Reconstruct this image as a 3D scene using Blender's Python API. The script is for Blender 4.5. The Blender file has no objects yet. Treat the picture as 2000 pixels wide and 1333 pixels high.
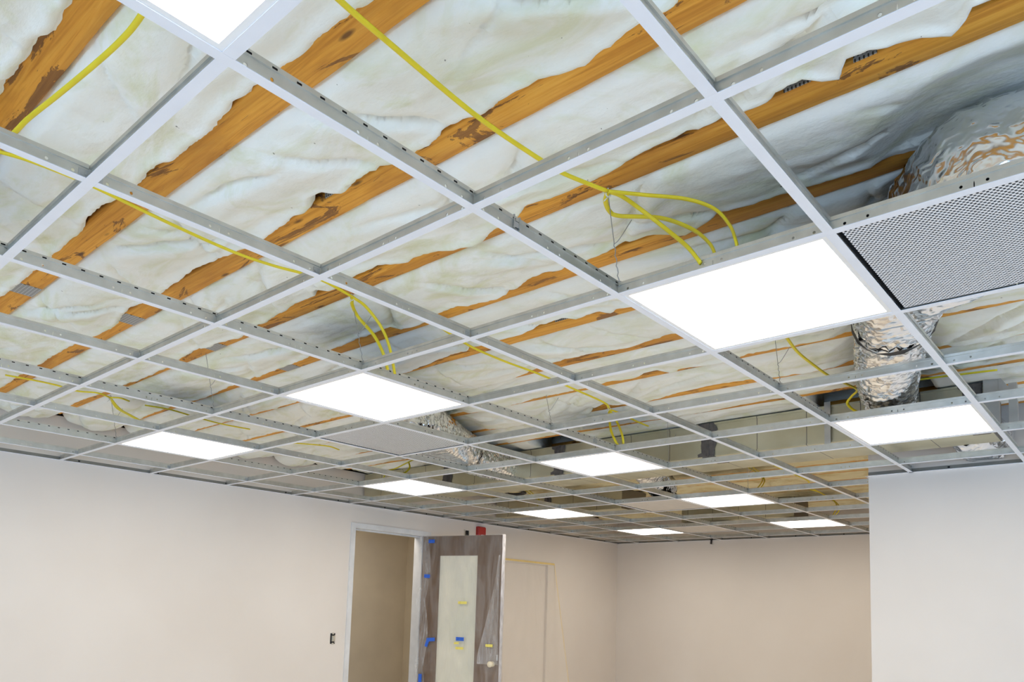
import bpy, math, random
import numpy as np
from mathutils import Vector, Matrix
random.seed(7)
S = bpy.context.scene
COL = S.collection

# ------------------------------------------------------------------ camera, world, light, exposure
ZC = 2.36                      # height of the face of the ceiling grid above the floor
CU = 0.61                      # grid module
F, CX, CY = 1458.56, 1018.89, 1038.74          # focal length and optical centre in a 2000 x 1333 frame
CR = np.array([[0.651006, -0.758491, 0.029722], [0.096006, 0.043433, -0.994433], [0.752977, 0.650235, 0.101095]])
CT = np.array([0.051238, -0.579919, -0.924639])     # camera, relative to the grid corner
cd = bpy.data.cameras.new('camera'); cam = bpy.data.objects.new('camera', cd); COL.objects.link(cam)
m3 = Matrix((CR[0], -CR[1], -CR[2])).transposed()
cam.matrix_world = Matrix.Translation(Vector(CT) + Vector((0, 0, ZC))) @ m3.to_4x4()
cd.sensor_width = 36; cd.lens = F / 2000 * 36
cd.shift_x = -(CX - 1000) / 2000; cd.shift_y = (CY - 666.5) / 2000
cd.clip_start = 0.05; cd.clip_end = 200
S.camera = cam

w = bpy.data.worlds.new('world'); S.world = w; w.use_nodes = True
bg = w.node_tree.nodes['Background']; bg.inputs[0].default_value = (0.50, 0.72, 1.0, 1); bg.inputs[1].default_value = 5.0
PANEL_COL = (1.0, 0.89, 0.73, 1); PANEL_STR = 10.5
S.view_settings.view_transform = 'Standard'; S.view_settings.look = 'None'
S.view_settings.gamma = 1; S.view_settings.use_curve_mapping = False
S.view_settings.exposure = 0.0
S.cycles.use_denoising = True
S.cycles.max_bounces = 10; S.cycles.diffuse_bounces = 6; S.cycles.glossy_bounces = 4
S.cycles.transparent_max_bounces = 12; S.cycles.transmission_bounces = 4
S.cycles.caustics_reflective = False; S.cycles.caustics_refractive = False
S.cycles.sample_clamp_indirect = 6.0

# ------------------------------------------------------------------ helpers
def ray(px, py):
    return CR.T @ np.array([(px - CX) / F, (py - CY) / F, 1.0])
def on_z(px, py, z):           # point of the place seen at that pixel, at height z above the grid
    d = ray(px, py); p = CT + d * (z - CT[2]) / d[2]; return Vector((p[0], p[1], p[2] + ZC))
def on_x(px, py, X):
    d = ray(px, py); p = CT + d * (X - CT[0]) / d[0]; return Vector((p[0], p[1], p[2] + ZC))
def on_y(px, py, Y):
    d = ray(px, py); p = CT + d * (Y - CT[1]) / d[1]; return Vector((p[0], p[1], p[2] + ZC))
def proj(x, y, z):
    c = CR @ (np.array([x, y, z - ZC]) - CT)
    if c[2] < 0.05: return (-9999, -9999)
    return (F * c[0] / c[2] + CX, F * c[1] / c[2] + CY)

class MB:
    def __init__(s): s.v = []; s.f = []; s.mi = []
    def quad(s, *p, mi=0):
        n = len(s.v); s.v += [tuple(q) for q in p]; s.f.append(tuple(range(n, n + len(p)))); s.mi.append(mi)
    def box(s, a, b, mi=0):
        x0, y0, z0 = a; x1, y1, z1 = b; n = len(s.v)
        s.v += [(x0, y0, z0), (x1, y0, z0), (x1, y1, z0), (x0, y1, z0), (x0, y0, z1), (x1, y0, z1), (x1, y1, z1), (x0, y1, z1)]
        for q in ((0, 3, 2, 1), (4, 5, 6, 7), (0, 1, 5, 4), (1, 2, 6, 5), (2, 3, 7, 6), (3, 0, 4, 7)):
            s.f.append(tuple(n + i for i in q)); s.mi.append(mi)
    def tube(s, pts, r, n=10, flat=1.0, caps=True, mi=0):
        pts = [Vector(p) for p in pts]; rr = r if isinstance(r, (list, tuple)) else [r] * len(pts)
        up = Vector((0, 0, 1)); base = len(s.v); prev = None
        for i, p in enumerate(pts):
            t = (pts[min(i + 1, len(pts) - 1)] - pts[max(i - 1, 0)]).normalized()
            if prev is None:
                a = t.cross(up)
                if a.length < 1e-3: a = t.cross(Vector((1, 0, 0)))
                a.normalize()
            else:
                a = (prev - t * prev.dot(t)).normalized()
            prev = a; b = t.cross(a)
            for k in range(n):
                an = 2 * math.pi * k / n
                s.v.append(tuple(p + a * (math.cos(an) * rr[i]) + b * (math.sin(an) * rr[i] * flat)))
        for i in range(len(pts) - 1):
            for k in range(n):
                k2 = (k + 1) % n; q = base + i * n
                s.f.append((q + k, q + k2, q + n + k2, q + n + k)); s.mi.append(mi)
        if caps:
            s.f.append(tuple(base + k for k in reversed(range(n)))); s.mi.append(mi)
            s.f.append(tuple(base + (len(pts) - 1) * n + k for k in range(n))); s.mi.append(mi)
    def build(s, name, mats, parent=None, smooth=False, loc=None):
        me = bpy.data.meshes.new(name); me.from_pydata(s.v, [], s.f)
        for m in (mats if isinstance(mats, (list, tuple)) else [mats]): me.materials.append(m)
        if any(s.mi): me.polygons.foreach_set('material_index', s.mi)
        if smooth: me.polygons.foreach_set('use_smooth', [True] * len(s.f))
        me.update(); o = bpy.data.objects.new(name, me); COL.objects.link(o)
        if parent: o.parent = parent
        if loc is not None: o.location = loc
        return o

def empty(name, loc=(0, 0, 0)):
    o = bpy.data.objects.new(name, None); COL.objects.link(o); o.location = loc; o.empty_display_size = 0.05; return o
def tag(o, label=None, cat=None, group=None, kind=None):
    if label: o['label'] = label
    if cat: o['category'] = cat
    if group: o['group'] = group
    if kind: o['kind'] = kind
    return o
def copy_tree(o, parent=None):
    c = o.copy(); COL.objects.link(c); c.parent = parent
    for ch in [q for q in o.children]: copy_tree(ch, c)
    return c
def spline(pts, n=8):
    P = [Vector(p) for p in pts]; P = [P[0] * 2 - P[1]] + P + [P[-1] * 2 - P[-2]]; out = []
    for i in range(1, len(P) - 2):
        a, b, c, d = P[i - 1:i + 3]
        for k in range(n):
            t = k / n
            out.append(0.5 * ((2 * b) + (c - a) * t + (2 * a - 5 * b + 4 * c - d) * t * t + (3 * b - a - 3 * c + d) * t ** 3))
    out.append(P[-2]); return out

def _hash(ix, iy, seed):
    h = (ix.astype(np.int64) * 374761393 + iy.astype(np.int64) * 668265263 + seed * 1442695041) & 0x7fffffff
    h = ((h ^ (h >> 13)) * 1274126177) & 0x7fffffff
    return ((h ^ (h >> 16)) & 0xffff) / 65535.0
def vnoise(x, y, seed=0):      # -1..1
    x = np.asarray(x, float); y = np.asarray(y, float); x, y = np.broadcast_arrays(x, y)
    ix = np.floor(x); iy = np.floor(y); fx = x - ix; fy = y - iy
    fx = fx * fx * fx * (fx * (fx * 6 - 15) + 10); fy = fy * fy * fy * (fy * (fy * 6 - 15) + 10)
    a = _hash(ix, iy, seed); b = _hash(ix + 1, iy, seed); c = _hash(ix, iy + 1, seed); d = _hash(ix + 1, iy + 1, seed)
    return ((a * (1 - fx) + b * fx) * (1 - fy) + (c * (1 - fx) + d * fx) * fy) * 2 - 1
def fbm(x, y, seed=0, oct=4):
    r = 0; a = 1; t = 0
    for i in range(oct):
        r = r + a * vnoise(np.asarray(x) * 2 ** i, np.asarray(y) * 2 ** i, seed + i * 17); t += a; a *= .5
    return r / t

# ------------------------------------------------------------------ materials
class N:
    def __init__(s, name):
        s.m = bpy.data.materials.new(name); s.m.use_nodes = True; s.t = s.m.node_tree
        s.b = s.t.nodes['Principled BSDF']; s.out = s.t.nodes['Material Output']
    def n(s, typ, **kw):
        o = s.t.nodes.new(typ)
        for k, v in kw.items(): setattr(o, k, v)
        return o
    def l(s, a, b): s.t.links.new(a, b)
    def set(s, **kw):
        for k, v in kw.items():
            k = k.replace('_', ' ')
            s.b.inputs[k].default_value = (*v, 1) if isinstance(v, tuple) and len(v) == 3 else v
        return s
    def math(s, op, a, b=None, c=None):
        o = s.n('ShaderNodeMath', operation=op)
        for i, q in enumerate((a, b, c)):
            if q is None: continue
            if isinstance(q, (int, float)): o.inputs[i].default_value = q
            else: s.l(q, o.inputs[i])
        return o.outputs[0]
    def coord(s, scale=(1, 1, 1), kind='Object', rot=(0, 0, 0)):
        tc = s.n('ShaderNodeTexCoord'); mp = s.n('ShaderNodeMapping')
        mp.inputs['Scale'].default_value = scale; mp.inputs['Rotation'].default_value = rot
        s.l(tc.outputs[kind], mp.inputs[0]); return mp.outputs[0]
    def noise(s, vec, scale=5, detail=4, rough=.5, dist=0):
        o = s.n('ShaderNodeTexNoise'); o.inputs['Scale'].default_value = scale; o.inputs['Detail'].default_value = detail
        o.inputs['Roughness'].default_value = rough; o.inputs['Distortion'].default_value = dist
        s.l(vec, o.inputs['Vector']); return o.outputs['Fac']
    def ramp(s, fac, stops):
        o = s.n('ShaderNodeValToRGB'); e = o.color_ramp.elements
        while len(e) < len(stops): e.new(0.5)
        for q, (p, c) in zip(e, stops): q.position = p; q.color = (*c, 1) if len(c) == 3 else c
        s.l(fac, o.inputs[0]); return o.outputs[0]
    def mix(s, fac, a, b, bt='MIX'):
        o = s.n('ShaderNodeMix', data_type='RGBA', blend_type=bt)
        for i, q in ((0, fac), (6, a), (7, b)):
            if isinstance(q, (int, float)): o.inputs[i].default_value = q
            elif isinstance(q, tuple): o.inputs[i].default_value = (*q, 1)
            else: s.l(q, o.inputs[i])
        return o.outputs[2]
    def bump(s, h, strength=.3, dist=.01):
        o = s.n('ShaderNodeBump'); o.inputs['Strength'].default_value = strength; o.inputs['Distance'].default_value = dist
        s.l(h, o.inputs['Height']); s.l(o.outputs[0], s.b.inputs['Normal'])
    def base(s, c): s.l(c, s.b.inputs['Base Color']); return s

def simple(name, col, rough=.5, metal=0, var=.06, scale=12):
    q = N(name).set(Roughness=rough, Metallic=metal)
    f = q.noise(q.coord(), scale, 3)
    lo = tuple(c * (1 - var) for c in col); hi = tuple(min(1, c * (1 + var)) for c in col)
    q.base(q.ramp(f, [(.3, lo), (.7, hi)])); return q.m

M = {}
M['white'] = simple('white_enamel', (.77, .80, .88), .4, 0, .02)
M['frame'] = simple('white_frame', (.84, .85, .87), .35, 0, .02)
M['steel'] = simple('zinc_steel', (.55, .56, .56), .38, .85, .1)
M['wire'] = simple('hanger_wire_steel', (.42, .43, .44), .4, .8, .1)
M['dark'] = simple('dark_lining_shade', (.012, .012, .014), .9, 0, .1)  # also serves as the shade inside wall holes, put in as colour
M['cable'] = simple('yellow_cable_jacket', (.80, .66, .02), .45, 0, .05)
M['tie'] = simple('cable_tie_white', (.75, .75, .72), .5)
M['blue'] = simple('blue_tape', (.03, .13, .62), .7, 0, .1, 60)
M['yellow'] = simple('yellow_tape', (.80, .70, .16), .7, 0, .1, 60)
M['red'] = simple('red_plastic', (.40, .012, .008), .35)
M['cream'] = simple('cream_plastic', (.80, .72, .55), .4)
M['jamb'] = simple('grey_painted_jamb', (.66, .67, .69), .5, 0, .08, 8)
M['mastic'] = simple('grey_mastic', (.13, .118, .112), .8, 0, .25, 40)
M['deck'] = simple('dark_deck_boards', (.10, .06, .035), .9, 0, .3, 6)
M['concrete'] = simple('pale_concrete', (.80, .77, .72), .8, 0, .05, 3)
M['black'] = simple('black_jacket', (.02, .018, .018), .5)
M['brass'] = simple('socket_metal', (.6, .58, .52), .4, .7)
M['kraft'] = simple('kraft_paper', (.34, .24, .12), .8, 0, .2, 20)

def drywall():
    q = N('drywall_paint').set(Roughness=.75)
    f = q.noise(q.coord(), 1.3, 4); q.base(q.ramp(f, [(.3, (.695, .645, .60)), (.7, (.735, .69, .65))]))
    q.bump(q.noise(q.coord(), 180, 2), .08, .002); return q.m
M['wall'] = drywall()

def wood():
    q = N('rough_sawn_timber').set(Roughness=.72)
    inf = q.n('ShaderNodeObjectInfo'); tc = q.n('ShaderNodeTexCoord'); ad = q.n('ShaderNodeVectorMath', operation='ADD')
    q.l(tc.outputs['Object'], ad.inputs[0])
    cb = q.n('ShaderNodeCombineXYZ'); q.l(q.math('MULTIPLY', inf.outputs['Random'], 37.0), cb.inputs[1]); q.l(q.math('MULTIPLY', inf.outputs['Random'], 11.0), cb.inputs[2])
    q.l(cb.outputs[0], ad.inputs[1])
    def mp(sc):
        o = q.n('ShaderNodeMapping'); o.inputs['Scale'].default_value = sc; q.l(ad.outputs[0], o.inputs[0]); return o.outputs[0]
    g = q.noise(mp((60, 2.2, 60)), 1.0, 6, .6, 1.2)
    c1 = q.ramp(g, [(.28, (.56, .225, .022)), (.5, (.80, .375, .048)), (.75, (.90, .49, .085))])
    big = q.noise(mp((6, 1.1, 6)), 1.0, 4, .6, .6)
    c2 = q.mix(q.ramp(big, [(.45, (0, 0, 0)), (.72, (.75, .75, .75))]), c1, (.44, .18, .028))
    # torn grey-brown bark patches with crisp borders
    tear = q.noise(mp((9, 2.0, 9)), 1.0, 8, .68, 1.8)
    tm = q.ramp(tear, [(.585, (0, 0, 0)), (.60, (1, 1, 1))])
    c3 = q.mix(tm, c2, q.ramp(g, [(.3, (.17, .07, .016)), (.7, (.38, .17, .042))]))
    # knots
    vo = q.n('ShaderNodeTexVoronoi'); vo.inputs['Scale'].default_value = 1.0; q.l(mp((13, 3.6, 13)), vo.inputs['Vector'])
    c4 = q.mix(q.ramp(vo.outputs['Distance'], [(.05, (.85, .85, .85)), (.12, (0, 0, 0))]), c3, (.10, .038, .012))
    # thin dark splits along the grain
    sp = q.noise(mp((120, 5, 120)), 1.0, 3, .5, .5)
    c5 = q.mix(q.ramp(sp, [(.69, (0, 0, 0)), (.73, (.8, .8, .8))]), c4, (.10, .04, .012))
    q.base(c5)
    h = q.math('ADD', q.math('MULTIPLY', g, .4), q.math('MULTIPLY', tm, -.6)); q.bump(h, .5, .006)
    return q.m
M['wood'] = wood()

def insulation(name, a, b, crease):
    q = N(name).set(Roughness=1.0)
    q.b.inputs['Specular IOR Level'].default_value = 0.05
    co = q.coord()
    f = q.noise(co, 3.2, 5, .55, .4)
    base = q.ramp(f, [(.3, a), (.62, b)])
    f2 = q.noise(q.coord((1, .45, 1)), 5.5, 6, .6, 1.2)
    base = q.mix(q.ramp(f2, [(.48, (0, 0, 0)), (.74, (.85, .85, .85))]), base, crease)
    f3 = q.noise(q.coord((1, .5, 1)), 1.4, 4, .6, 2.0)
    base = q.mix(q.ramp(f3, [(.60, (0, 0, 0)), (.66, (.28, .28, .28)), (.74, (0, 0, 0))]), base, crease)
    sp = q.noise(co, 60, 1, .3); base = q.mix(q.ramp(sp, [(.83, (0, 0, 0)), (.84, (.7, .7, .7))]), base, (.05, .045, .03))
    q.base(base)
    h = q.math('ADD', q.math('MULTIPLY', q.noise(co, 14, 3, .5), .8), q.math('MULTIPLY', q.noise(q.coord((1, .3, 1), rot=(0, 0, .5)), 110, 5, .7), .16))
    q.bump(h, .42, .02)
    return q.m
M['wool'] = insulation('white_glass_wool', (.84, .86, .80), (.90, .91, .87), (.68, .70, .42))
M['wool2'] = insulation('yellow_glass_wool', (.74, .66, .42), (.80, .73, .50), (.55, .42, .18))

def foil():
    q = N('crinkled_foil').set(Roughness=.19, Metallic=1.0, Base_Color=(.94, .945, .96))
    def rid(sc, rot, scale, det):
        o = q.n('ShaderNodeTexNoise'); o.noise_type = 'RIDGED_MULTIFRACTAL'; o.inputs['Scale'].default_value = scale; o.inputs['Detail'].default_value = det
        o.inputs['Roughness'].default_value = .45; q.l(q.coord(sc, rot=rot), o.inputs['Vector']); return o.outputs['Fac']
    h = q.math('ADD', q.math('MULTIPLY', rid((1.8, .40, 1), (.2, .3, .9), 13, 4), .6), q.math('MULTIPLY', rid((1.3, .6, 1), (.9, .1, -.6), 30, 2), .25))
    h = q.math('ADD', h, q.math('MULTIPLY', rid((.8, 1.2, 1.6), (.5, .7, .2), 30, 5), .22))
    q.bump(h, .75, .030); return q.m
M['foil'] = foil()

def sheet_metal():
    q = N('galvanised_duct_metal').set(Roughness=.48, Metallic=.75)
    co = q.coord()
    f = q.noise(co, 4, 4); c = q.ramp(f, [(.3, (.56, .52, .36)), (.7, (.66, .63, .48))])
    sx = q.n('ShaderNodeSeparateXYZ'); q.l(co, sx.inputs[0])
    fr = q.math('MODULO', q.math('ADD', sx.outputs[1], 10.0 - .24), .305)
    ln = q.math('LESS_THAN', fr, .005)
    q.base(q.mix(ln, c, (.22, .20, .17)))
    q.bump(q.noise(co, 3.0, 2), .15, .05); return q.m
M['duct'] = sheet_metal()

def web(name, slots):          # galvanised web of a tee, with the punched holes and slits real holes
    q = N(name).set(Roughness=.36, Metallic=.8)
    co = q.coord(); f = q.noise(co, 20, 3)
    col = q.ramp(f, [(.3, (.58, .57, .52)), (.7, (.68, .67, .62))])
    sx = q.n('ShaderNodeSeparateXYZ'); q.l(co, sx.inputs[0]); X, Z = sx.outputs[0], sx.outputs[2]
    xm = q.math('PINGPONG', X, .305)          # 0 at a node, .305 mid-cell
    def ell(x0, z0, rx, rz):
        a = q.math('DIVIDE', q.math('SUBTRACT', xm, x0), rx); b = q.math('DIVIDE', q.math('SUBTRACT', Z, z0), rz)
        return q.math('LESS_THAN', q.math('ADD', q.math('MULTIPLY', a, a), q.math('MULTIPLY', b, b)), 1.0)
    mk = ell(.036, .013, .0038, .0038)
    for e in ((.088, .015, .0034, .0038), (.280, .016, .0034, .0036), (.305, .013, .0012, .0085)): mk = q.math('MAXIMUM', mk, ell(*e))
    if slots:
        xs = q.math('PINGPONG', q.math('ADD', X, .02), .0254)
        sl = q.math('MULTIPLY', q.math('LESS_THAN', q.math('ABSOLUTE', q.math('SUBTRACT', xs, .0127)), .0048), 1.0)
        xs2 = q.math('MODULO', q.math('ADD', X, 20.0), .0508)
        sl = q.math('LESS_THAN', q.math('ABSOLUTE', q.math('SUBTRACT', xs2, .0254)), .0055)
        sl = q.math('MULTIPLY', sl, q.math('LESS_THAN', q.math('ABSOLUTE', q.math('SUBTRACT', Z, .0360)), .0022))
        col = q.mix(sl, col, (.01, .01, .012))  # darkness of the hollow slots painted into the web colour
    q.base(col)
    tr = q.n('ShaderNodeBsdfTransparent'); mx = q.n('ShaderNodeMixShader')
    q.l(mk, mx.inputs[0]); q.l(q.b.outputs[0], mx.inputs[1]); q.l(tr.outputs[0], mx.inputs[2]); q.l(mx.outputs[0], q.out.inputs[0])
    return q.m
M['web'] = web('tee_web', False); M['webmain'] = web('runner_web', True)

def perforated():
    q = N('perforated_white_sheet').set(Roughness=.4, Base_Color=(.80, .81, .84))
    co = q.coord(); sx = q.n('ShaderNodeSeparateXYZ'); q.l(co, sx.inputs[0])
    P = .0120; RW = .0150; X = q.math('ADD', sx.outputs[0], 5.0); Y = q.math('ADD', sx.outputs[1], 5.0)
    def cell(ox, oy):
        a = q.math('SUBTRACT', q.math('MODULO', q.math('ADD', Y, ox), P), P / 2)
        b = q.math('SUBTRACT', q.math('MODULO', q.math('ADD', X, oy), RW), RW / 2)
        return q.math('LESS_THAN', q.math('ADD', q.math('MULTIPLY', a, a), q.math('MULTIPLY', b, b)), .0036 ** 2)
    mk = q.math('MAXIMUM', cell(0, 0), cell(P / 2, RW / 2))
    tr = q.n('ShaderNodeBsdfTransparent'); mx = q.n('ShaderNodeMixShader')
    q.l(mk, mx.inputs[0]); q.l(q.b.outputs[0], mx.inputs[1]); q.l(tr.outputs[0], mx.inputs[2]); q.l(mx.outputs[0], q.out.inputs[0])
    return q.m
M['perf'] = perforated()

def nailplate():
    q = N('punched_nail_plate').set(Roughness=.5, Metallic=.3)
    co = q.coord(); sx = q.n('ShaderNodeSeparateXYZ'); q.l(co, sx.inputs[0])
    a = q.math('MODULO', q.math('ADD', q.math('ADD', sx.outputs[0], sx.outputs[2]), 9.0), .0125)
    b = q.math('MODULO', q.math('ADD', q.math('ADD', sx.outputs[1], q.math('MULTIPLY', q.math('FLOOR', q.math('DIVIDE', q.math('ADD', q.math('ADD', sx.outputs[0], sx.outputs[2]), 9.0), .0125)), .0065)), 9.0), .0095)
    mk = q.math('MULTIPLY', q.math('LESS_THAN', a, .0085), q.math('LESS_THAN', b, .0036))
    q.base(q.mix(mk, (.44, .45, .46), (.05, .045, .04))); return q.m
M['plate'] = nailplate()

def emitter():
    q = N('lit_diffuser'); e = q.n('ShaderNodeEmission'); e.inputs[0].default_value = PANEL_COL; e.inputs[1].default_value = PANEL_STR
    q.l(e.outputs[0], q.out.inputs[0]); return q.m
M['glow'] = emitter()

def film(name, col, lo, hi, scale=(1, 1, 1), bumpy=True):
    q = N(name).set(Roughness=.25, Base_Color=col)
    f = q.noise(q.coord(scale), 7, 6, .6, 1.5); f = q.ramp(f, [(.35, (lo,) * 3), (.7, (hi,) * 3)])
    tr = q.n('ShaderNodeBsdfTransparent'); mx = q.n('ShaderNodeMixShader')
    q.l(f, mx.inputs[0]); q.l(tr.outputs[0], mx.inputs[1]); q.l(q.b.outputs[0], mx.inputs[2]); q.l(mx.outputs[0], q.out.inputs[0])
    if bumpy: q.bump(q.noise(q.coord(scale), 9, 3, .5, 1), .25, .01)
    return q.m
M['film'] = film('clear_plastic_film', (.78, .76, .75), .03, .24, (1, 1, .25))
M['film2'] = film('milky_masking_film', (.92, .89, .84), .16, .24, (.3, .3, .1), False)

def veneer():
    q = N('dark_brown_veneer').set(Roughness=.5)
    g = q.noise(q.coord((40, 40, 1.6)), 1.2, 5, .6, .8); q.base(q.ramp(g, [(.3, (.105, .058, .031)), (.7, (.165, .100, .057))])); return q.m
M['veneer'] = veneer()
def pane():
    q = N('papered_glass').set(Roughness=.3)
    f = q.noise(q.coord((1, 1, .6)), 2.2, 4); q.base(q.ramp(f, [(.35, (.60, .60, .50)), (.65, (.80, .76, .63))])); return q.m
M['pane'] = pane()
M['brownwall'] = simple('tan_wall_paint', (.64, .575, .46), .8, 0, .05, 3)

# ------------------------------------------------------------------ room shell
WY, WX, PX, PY = 5.23, 8.85, 5.20, 0.868        # left wall, end wall, pier face, pier edge
RX, RY = -3.2, -4.2                             # walls behind the camera
DECK = ZC + 0.80
def struct(o): o['kind'] = 'structure'; return o
b = MB(); b.box((RX - .2, RY - .2, -.1), (WX + .2, WY + 2.2, 0)); struct(b.build('floor', M['concrete']))
b = MB(); b.box((RX - .2, RY - .2, DECK), (WX + .2, WY + 2.2, DECK + .05)); struct(b.build('ceiling', M['deck']))
D1 = (4.36, 5.27, ZC - .222); D2 = (6.46, 7.316, ZC - .394)
WT = ZC + .312; T = .18
b = MB()
for x0, x1, z0, z1 in ((RX, D1[0] - .02, 0, WT), (D1[0] - .02, D1[1] + .02, D1[2] + .02, WT), (D1[1] + .02, D2[0], 0, WT), (D2[0], D2[1], D2[2], WT), (D2[1], WX, 0, WT)):
    b.box((x0, WY, z0), (x1, WY + T, z1))
struct(b.build('wall_left', M['wall']))
b = MB(); b.box((RX, WY + T, WT), (WX, WY + T + .02, DECK)); struct(b.build('wall_plenum', M['deck']))
b = MB(); b.box((WX, PY - T, 0), (WX + T, WY + T + .02, DECK)); struct(b.build('wall_back', M['wall']))
b = MB(); b.box((PX, RY, 0), (PX + T, PY, DECK)); b.box((PX + T, PY - T, 0), (WX, PY, DECK)); struct(b.build('wall_right', M['wall']))
# walls behind the camera, with tall shop windows letting daylight in
def window_wall(name, axis, pos, lo, hi, wins, sill, head):
    b = MB(); s = lo
    def seg(a0, a1, z0, z1):
        if axis == 'x': b.box((pos - T, a0, z0), (pos, a1, z1))
        else: b.box((a0, pos - T, z0), (a1, pos, z1))
    for a0, a1 in wins:
        seg(s, a0, 0, DECK); seg(a0, a1, 0, sill); seg(a0, a1, head, DECK); s = a1
    seg(s, hi, 0, DECK); return struct(b.build(name, M['wall']))
WIN_X = [(-3.2, -1.2), (-.8, 1.4), (1.9, 4.3)]; WIN_Y = [(-2.6, -.4), (0.1, 2.2), (2.7, 4.7)]
window_wall('wall_rear', 'x', RX, RY - T, WY + T + .02, WIN_X, .25, 2.15)
window_wall('wall_front', 'y', RY, RX, PX + T, WIN_Y, .25, 2.15)
wi = 0
for axis, wins, pos in (('x', WIN_X, RX), ('y', WIN_Y, RY)):
    for a0, a1 in wins:
        wi += 1; b = MB()
        def bar(u0, u1, z0, z1):
            if axis == 'x': b.box((pos - .09, u0, z0), (pos - .03, u1, z1))
            else: b.box((u0, pos - .09, z0), (u1, pos - .03, z1))
        bar(a0, a0 + .05, .25, 2.15); bar(a1 - .05, a1, .25, 2.15); bar(a0 + .05, a1 - .05, .25, .30); bar(a0 + .05, a1 - .05, 2.10, 2.15)
        mid = (a0 + a1) / 2; bar(mid - .025, mid + .025, .30, 2.10); struct(b.build('window_%d' % wi, M['jamb']))
        la = bpy.data.lights.new('daylight_portal', 'AREA'); la.shape = 'RECTANGLE'; la.size = a1 - a0; la.size_y = 1.9; la.cycles.is_portal = True
        lo_ = bpy.data.objects.new('daylight_portal', la); COL.objects.link(lo_); lo_['kind'] = 'helper'
        lo_.location = (pos - .02, mid, 1.2) if axis == 'x' else (mid, pos - .02, 1.2)
        lo_.rotation_euler = (math.pi / 2, 0, -math.pi / 2) if axis == 'x' else (math.pi / 2, 0, math.pi)
# corridor beyond the open door
CYB = WY + 1.5
b = MB(); b.box((3.2, CYB, 0), (6.4, CYB + .1, 2.6)); b.box((3.1, WY + T, 0), (3.2, CYB, 2.6)); b.box((6.3, WY + T + .001, 0), (6.4, CYB, 2.6)); b.box((3.2, WY + T, 2.5), (6.3, CYB, 2.6))
struct(b.build('wall_corridor', M['brownwall']))
r = empty('corridor_light', (4.8, WY + .55, 2.47)); tag(r, 'lit lamp on the corridor ceiling, hidden above the open doorway', 'ceiling light')
b = MB(); b.box((-.30, -.30, .012), (.30, .30, .03)); b.build('housing', M['frame'], r)
b = MB(); b.quad((-.28, -.28, .01), (-.28, .28, .01), (.28, .28, .01), (.28, -.28, .01)); b.build('diffuser', M['glow'], r)
# wall angle carrying the grid along each wall
def angle(name, axis, pos, sgn, a0, a1):
    b = MB()
    if axis == 'y':
        b.box((a0, min(pos, pos + sgn * .022), ZC), (a1, max(pos, pos + sgn * .022), ZC + .0012), 0)
        b.box((a0, min(pos, pos + sgn * .0012), ZC + .0012), (a1, max(pos, pos + sgn * .0012), ZC + .026), 1)
    else:
        b.box((min(pos, pos + sgn * .022), a0, ZC), (max(pos, pos + sgn * .022), a1, ZC + .0012), 0)
        b.box((min(pos, pos + sgn * .0012), a0, ZC + .0012), (max(pos, pos + sgn * .0012), a1, ZC + .026), 1)
    # nail heads
    n = int((a1 - a0) / .55)
    for i in range(n):
        u = a0 + .2 + i * .55
        if axis == 'y': b.box((u - .006, min(pos + sgn * .0012, pos + sgn * .004), ZC + .010), (u + .006, max(pos + sgn * .0012, pos + sgn * .004), ZC + .020), 2)
        else: b.box((min(pos + sgn * .0012, pos + sgn * .004), u - .006, ZC + .010), (max(pos + sgn * .0012, pos + sgn * .004), u + .006, ZC + .020), 2)
    return struct(b.build(name, [M['white'], M['steelback'], M['dark']]))
M['steelback'] = simple('shaded_zinc', (.26, .25, .22), .6, .3, .1)  # zinc of the unlit upright leg, its shade put into the colour
angle('trim_1', 'y', WY, -1, RX, WX); angle('trim_2', 'x', WX, -1, PY, WY); angle('trim_3', 'x', PX, -1, RY, PY); angle('trim_4', 'y', PY, 1, PX, WX)

# ------------------------------------------------------------------ joists with nail plates
JZ = ZC + .32; JW, JH, SP = .089, .038, .406
def JX(k): return 1.394 + SP * k               # far edge of joist k
Y0, Y1 = -1.7, 5.21
ORD = ['first', 'second', 'third', 'fourth', 'fifth', 'sixth', 'seventh', 'eighth', 'ninth', 'tenth', 'eleventh', 'twelfth', 'thirteenth', 'fourteenth',
       'fifteenth', 'sixteenth', 'seventeenth', 'eighteenth', 'nineteenth', 'twentieth', 'twenty-first', 'twenty-second', 'twenty-third']
FLAT = [(52, 567, -1), (257, 625, 0), (418, 677, 1), (560, 717, 2)]          # plates across the bottom face
SIDE = [(648, 372, 0, .032), (1557, 173, 1, .032), (1690, 108, 1, .025), (1102, 627, 3, .05), (640, 563, 1, .02), (1284, 719, 5, .035), (1395, 757, 6, .06), (1192, 785, 6, .03)]
side_y = {}
joists = {}
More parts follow.
